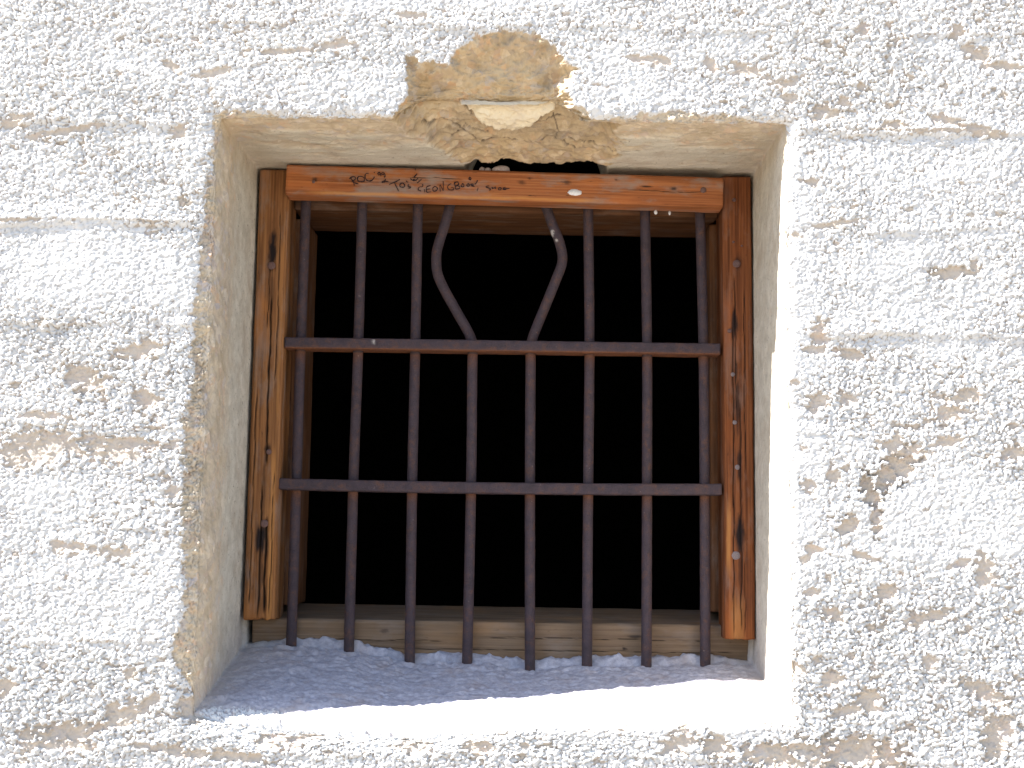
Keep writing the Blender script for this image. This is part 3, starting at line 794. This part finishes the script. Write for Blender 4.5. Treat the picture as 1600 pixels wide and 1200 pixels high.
T2 = [[(155, 260), (158, 305), (110, 300), (82, 325), (88, 358), (130, 366)], [(180, 340), (184, 392)],
      [(280, 285), (215, 298), (212, 345), (216, 392), (285, 380)], [(215, 342), (270, 336)],
      [(340, 298), (308, 325), (318, 370), (355, 372), (388, 345), (378, 305), (340, 298)], [(430, 382), (418, 255), (455, 320), (485, 378), (474, 215)],
      [(602, 252), (560, 272), (540, 305), (560, 350), (622, 358), (652, 322), (605, 312)],
      [(650, 235), (660, 290), (672, 342)], [(650, 238), (700, 222), (722, 245), (700, 285), (664, 292)], [(700, 285), (742, 305), (730, 332), (672, 342)],
      [(775, 252), (752, 285), (772, 312), (802, 290), (795, 258), (775, 252)], [(860, 255), (838, 272), (856, 298), (890, 285), (885, 258), (860, 255)],
      [(905, 262), (930, 300)], [(905, 262), (940, 255), (948, 278), (925, 282), (965, 298)], [(965, 262), (990, 250), (1012, 200)],
      [(895, 152), (872, 178), (895, 198), (918, 178), (895, 152)], [(1022, 318), (1004, 368)],
      [(1195, 288), (1152, 290), (1140, 310), (1200, 325), (1222, 342), (1195, 356)], [(1238, 308), (1244, 340)], [(1244, 325), (1285, 318)], [(1290, 300), (1296, 338)],
      [(1352, 315), (1330, 330), (1345, 352), (1380, 348), (1388, 322), (1352, 315)], [(1450, 308), (1412, 318), (1408, 350), (1455, 345)], [(1412, 332), (1480, 335), (1510, 328)]]
V = []; F = []


def stroke(P_, wd):
    P_ = [np.array(p, float) for p in P_]
    if len(P_) > 2:                                          # smooth a little
        Q = [P_[0]]
        for a, b, c in zip(P_[:-2], P_[1:-1], P_[2:]):
            Q += [.25 * a + .75 * b, .75 * b + .25 * c]
        P_ = Q + [P_[-1]]
    n0 = len(V)
    for i, p in enumerate(P_):
        t = P_[min(i + 1, len(P_) - 1)] - P_[max(i - 1, 0)]; t = t / (np.linalg.norm(t) + 1e-9)
        ww = wd * (.75 + .35 * math.sin(i * 1.7 + p[0] * 900)); q_ = np.array([-t[1], t[0]]) * ww
        yf = .1746 + .0012 * math.sin((.2575 - p[0]) / .576 * 3.1 + 3) - .0009
        for sg, yy in ((-1, .1750), (-.6, yf), (.6, yf), (1, .1750)):
            V.append((p[0] + sg * q_[0], yy, p[1] + sg * q_[1]))
    for i in range(len(P_) - 1):
        for k_ in range(3):
            a = n0 + i * 4 + k_; F.append((a, a + 1, a + 5, a + 4))


for st_, ox_, oy_, sc_ in ((T1, 535, 258, 11.43), (T2, 645, 262, 10.0)):
    for s_ in st_:
        stroke([at(ox_ + a / sc_, oy_ + b / sc_, .1745) for a, b in s_], .00085)
ink = adopt_child(mk('handwriting', np.array(V, float), F, M_ink, smooth=False), bm_)


# ------------------------------------------------------------------ iron grille
grille = empty('iron_grille', -.03, .222, -.17)
tag(grille, 'rusty iron window grille of eight upright bars with the middle two bent apart above', 'window bars')


def catmull(P_, n=10):
    P_ = [np.array(p, float) for p in P_]; P_ = [2 * P_[0] - P_[1]] + P_ + [2 * P_[-1] - P_[-2]]; out = []
    for i in range(1, len(P_) - 2):
        a, b, c, d_ = P_[i - 1:i + 3]
        for k_ in range(n):
            t = k_ / n
            out.append(.5 * (2 * b + (c - a) * t + (2 * a - 5 * b + 4 * c - d_) * t * t + (3 * b - a - 3 * c + d_) * t ** 3))
    out.append(P_[-2]); return out


def resample(P_, st):
    P_ = np.array(P_); L = np.r_[0, np.cumsum(np.linalg.norm(np.diff(P_, axis=0), axis=1))]; n = int(L[-1] / st) + 1
    t = np.linspace(0, L[-1], n); return np.stack([np.interp(t, L, P_[:, k_]) for k_ in range(3)], 1)


def rod(name, P_, r, seed, chips=(), joints=()):
    C_ = resample(P_, .0028); n = len(C_); N = 22
    T = np.gradient(C_, axis=0); T /= np.linalg.norm(T, axis=1)[:, None]
    side = np.cross(T, np.array([0, 1.0, 0])); side /= np.linalg.norm(side, axis=1)[:, None]; oth = np.cross(side, T)
    a = np.arange(N) * 2 * np.pi / N
    A_, I_ = np.meshgrid(a, np.arange(n)); L_ = I_ * .0028
    rr = r * (1 + .030 * fbm(L_ / .02, np.cos(A_) * 1.5 + seed, seed, 3) + .022 * fbm(L_ / .004, A_ * 2.0, seed + 1, 3))
    V = C_[I_] + side[I_] * (rr * np.cos(A_))[..., None] + oth[I_] * (rr * np.sin(A_))[..., None]
    V = V.reshape(-1, 3); I = np.arange(n * N).reshape(n, N); J = np.roll(I, -1, 1)
    F = np.stack([I[:-1].ravel(), I[1:].ravel(), J[1:].ravel(), J[:-1].ravel()], 1)
    chip = np.zeros(len(V)); rust = np.zeros(len(V))
    for cx, cz, rx, rz in chips:
        q_ = np.hypot((V[:, 0] - cx) / rx, (V[:, 2] - cz) / rz); chip = np.maximum(chip, ss(1, .5, q_ + .3 * fbm(V[:, 0] / .003, V[:, 2] / .003, seed, 2)))
    for jz in joints:
        rust = np.maximum(rust, .8 * np.exp(-np.maximum(jz - V[:, 2], 0) / .007) * (V[:, 2] < jz))
    return adopt(mk(name, V, F, M_iron, attrs={'chip': chip, 'rust': rust}), grille)


YB = .222
RODS = [[(478, 320), (470, 535), (463, 758), (455, 1010)], [(566, 320), (560, 535), (552, 758), (545, 1018)], [(653, 322), (649, 535), (644, 760), (640, 1038)],
        [(703, 322), (696, 348), (687, 376), (682, 398), (683, 424), (692, 448), (713, 486), (734, 524), (739, 545), (738, 570), (736, 760), (730, 1035)],
        [(854, 325), (862, 348), (872, 372), (878, 394), (878, 412), (870, 434), (853, 476), (835, 520), (829, 543), (829, 575), (828, 760), (828, 1050)],
        [(919, 335), (921, 535), (919, 760), (917, 1040)], [(1008, 338), (1011, 540), (1011, 760), (1010, 1037)], [(1094, 340), (1099, 540), (1101, 760), (1102, 1037)]]
J1 = [at(x, 551, YB)[1] for x in (450, 1120)]; J2 = [at(x, 771, YB)[1] for x in (450, 1120)]
for i, pp in enumerate(RODS):
    P_ = [(at(a, b, YB)[0], YB, at(a, b, YB)[1]) for a, b in pp]
    a, b = np.array(P_[0]), np.array(P_[1]); P_[0] = tuple(a + (a - b) / np.linalg.norm(a - b) * .028)
    a, b = np.array(P_[-1]), np.array(P_[-2]); P_[-1] = tuple(a + (a - b) / np.linalg.norm(a - b) * .030)
    P_ = catmull(P_, 12)
    ch = []
    if i == 4: ch = [at(863, 365, YB) + (.0028, .0055), at(869, 377, YB) + (.0018, .003)]
    o = rod('bent_bar' if i in (3, 4) else 'upright_bar', P_, .0068, 200 + i, ch, (.2420, .0565))
    if i == 3: o['label'] = 'upright bar bowed out to the left in its top section'
    if i == 4: o['label'] = 'upright bar bowed out to the right in its top section'


def flat_bar(name, P0, P1, hgt, dep, seed, sag=0, chips=()):
    P0 = np.array(P0); P1 = np.array(P1); n = int(np.linalg.norm(P1 - P0) / .0025); r = .0022
    prof_ = []
    hz, hy = hgt / 2, dep / 2
    for cx, cz, a0 in ((hy - r, hz - r, 0), (-hy + r, hz - r, 90), (-hy + r, -hz + r, 180), (hy - r, -hz + r, 270)):
        prof_ += [(cx + r * math.cos(R_(a0 + 30 * k_)), cz + r * math.sin(R_(a0 + 30 * k_))) for k_ in range(4)]
    fine = []
    for i in range(len(prof_)):
        p, q_ = np.array(prof_[i]), np.array(prof_[(i + 1) % len(prof_)]); m = max(1, int(np.linalg.norm(q_ - p) / .003))
        fine += [tuple(p + (q_ - p) * k_ / m) for k_ in range(m)]
    fine = np.array(fine); N = len(fine)
    t = np.linspace(0, 1, n); I_, K_ = np.meshgrid(np.arange(n), np.arange(N), indexing='ij'); tt = t[I_]
    ds = .0005 * fbm(tt * 22, K_ * .45, seed, 4, .6) + .00045 * fbm(tt * 90, K_ * .9, seed + 1, 3)
    un = fine / np.array([hy, hz]); un = np.where(np.abs(un) > .9, np.sign(un), 0); un /= np.linalg.norm(un, axis=1)[:, None] + 1e-9
    X_ = P0[0] + (P1[0] - P0[0]) * tt; Y_ = P0[1] + fine[K_, 0] + un[K_, 0] * ds; Z_ = P0[2] + (P1[2] - P0[2]) * tt - sag * 4 * tt * (1 - tt) + fine[K_, 1] + un[K_, 1] * ds
    V = np.stack([X_, Y_, Z_], -1).reshape(-1, 3); I = np.arange(n * N).reshape(n, N); J = np.roll(I, -1, 1)
    F = np.stack([I[:-1].ravel(), J[:-1].ravel(), J[1:].ravel(), I[1:].ravel()], 1)
    Vl = [V]; Fl = [F]; base = n * N
    for e_, row in ((0, 0), (1, n - 1)):
        prev = I[row]
        for q_ in (.7, .02):
            nv_ = V[I[row]].copy(); c0 = nv_.mean(0); nv_[:, 1:] = c0[1:] + (nv_[:, 1:] - c0[1:]) * q_; nv_[:, 0] += (-1 if e_ == 0 else 1) * .0015 * (1.2 - q_)
            new = np.arange(N) + base; base += N; Vl.append(nv_); qf = np.stack([prev, np.roll(prev, -1), np.roll(new, -1), new], 1)
            Fl.append(qf[:, ::-1] if e_ == 0 else qf); prev = new
    V = np.concatenate(Vl); F = np.concatenate(Fl)
    chip = np.zeros(len(V))
    for cx, cz, rx, rz in chips:
        chip = np.maximum(chip, ss(1, .5, np.hypot((V[:, 0] - cx) / rx, (V[:, 2] - cz) / rz)))
    under = ss(-hz * .6, -hz, np.concatenate([fine[K_, 1].ravel(), np.zeros(len(V) - n * N)]))
    rust = under * (.85 + .5 * fbm(V[:, 0] / .02, V[:, 1] / .02, seed, 3)) * (seed < 302)
    return adopt(mk(name, V, F, M_iron, attrs={'chip': chip, 'rust': np.clip(rust, 0, 1)}), grille)


c1l, c1r = at(447, 535, .203), at(1121, 545, .203)
flat_bar('cross_bar', (-.3185, .2205, c1l[1]), (.2575, .2205, c1r[1]), .0148, .0350, 301, chips=[at(583, 533, .203) + (.0024, .0030)])
c2l, c2r = at(437, 757, .203), at(1127, 765, .203)
flat_bar('cross_bar', (-.3195, .2205, c2l[1] + .001), (.2585, .2205, c2r[1] + .0005), .0148, .0350, 303, sag=.002)

# ------------------------------------------------------------------ small loose stones caught above the beam
for i, (px_, py_, r_, lab) in enumerate([(753, 261, .0042, 'tiny pale stone at the left end of the gap above the timber beam'),
                                         (762, 260, .0042, 'tiny pale stone between its smaller neighbour and the wide stone above the beam'),
                                         (783, 258, .0120, 'wide flat pinkish stone lying on top of the timber beam in the broken gap')]):
    x, z = at(px_, py_, .185)
    zt = .4663 + .020 + (x + .3185) / .576 * (-.0103)
    o = lump('loose_stone', 0, 0, 0, r_, .006, r_ * (.95 if i < 2 else .48), M_stone, None, 50 + i)
    me = o.data
    for vv in me.vertices: vv.co.z -= EH
    o.location = (x, .186, zt + r_ * (.62 if i < 2 else .35) + EH)
    tag(o, lab, 'stone', 'loose stones above the beam')
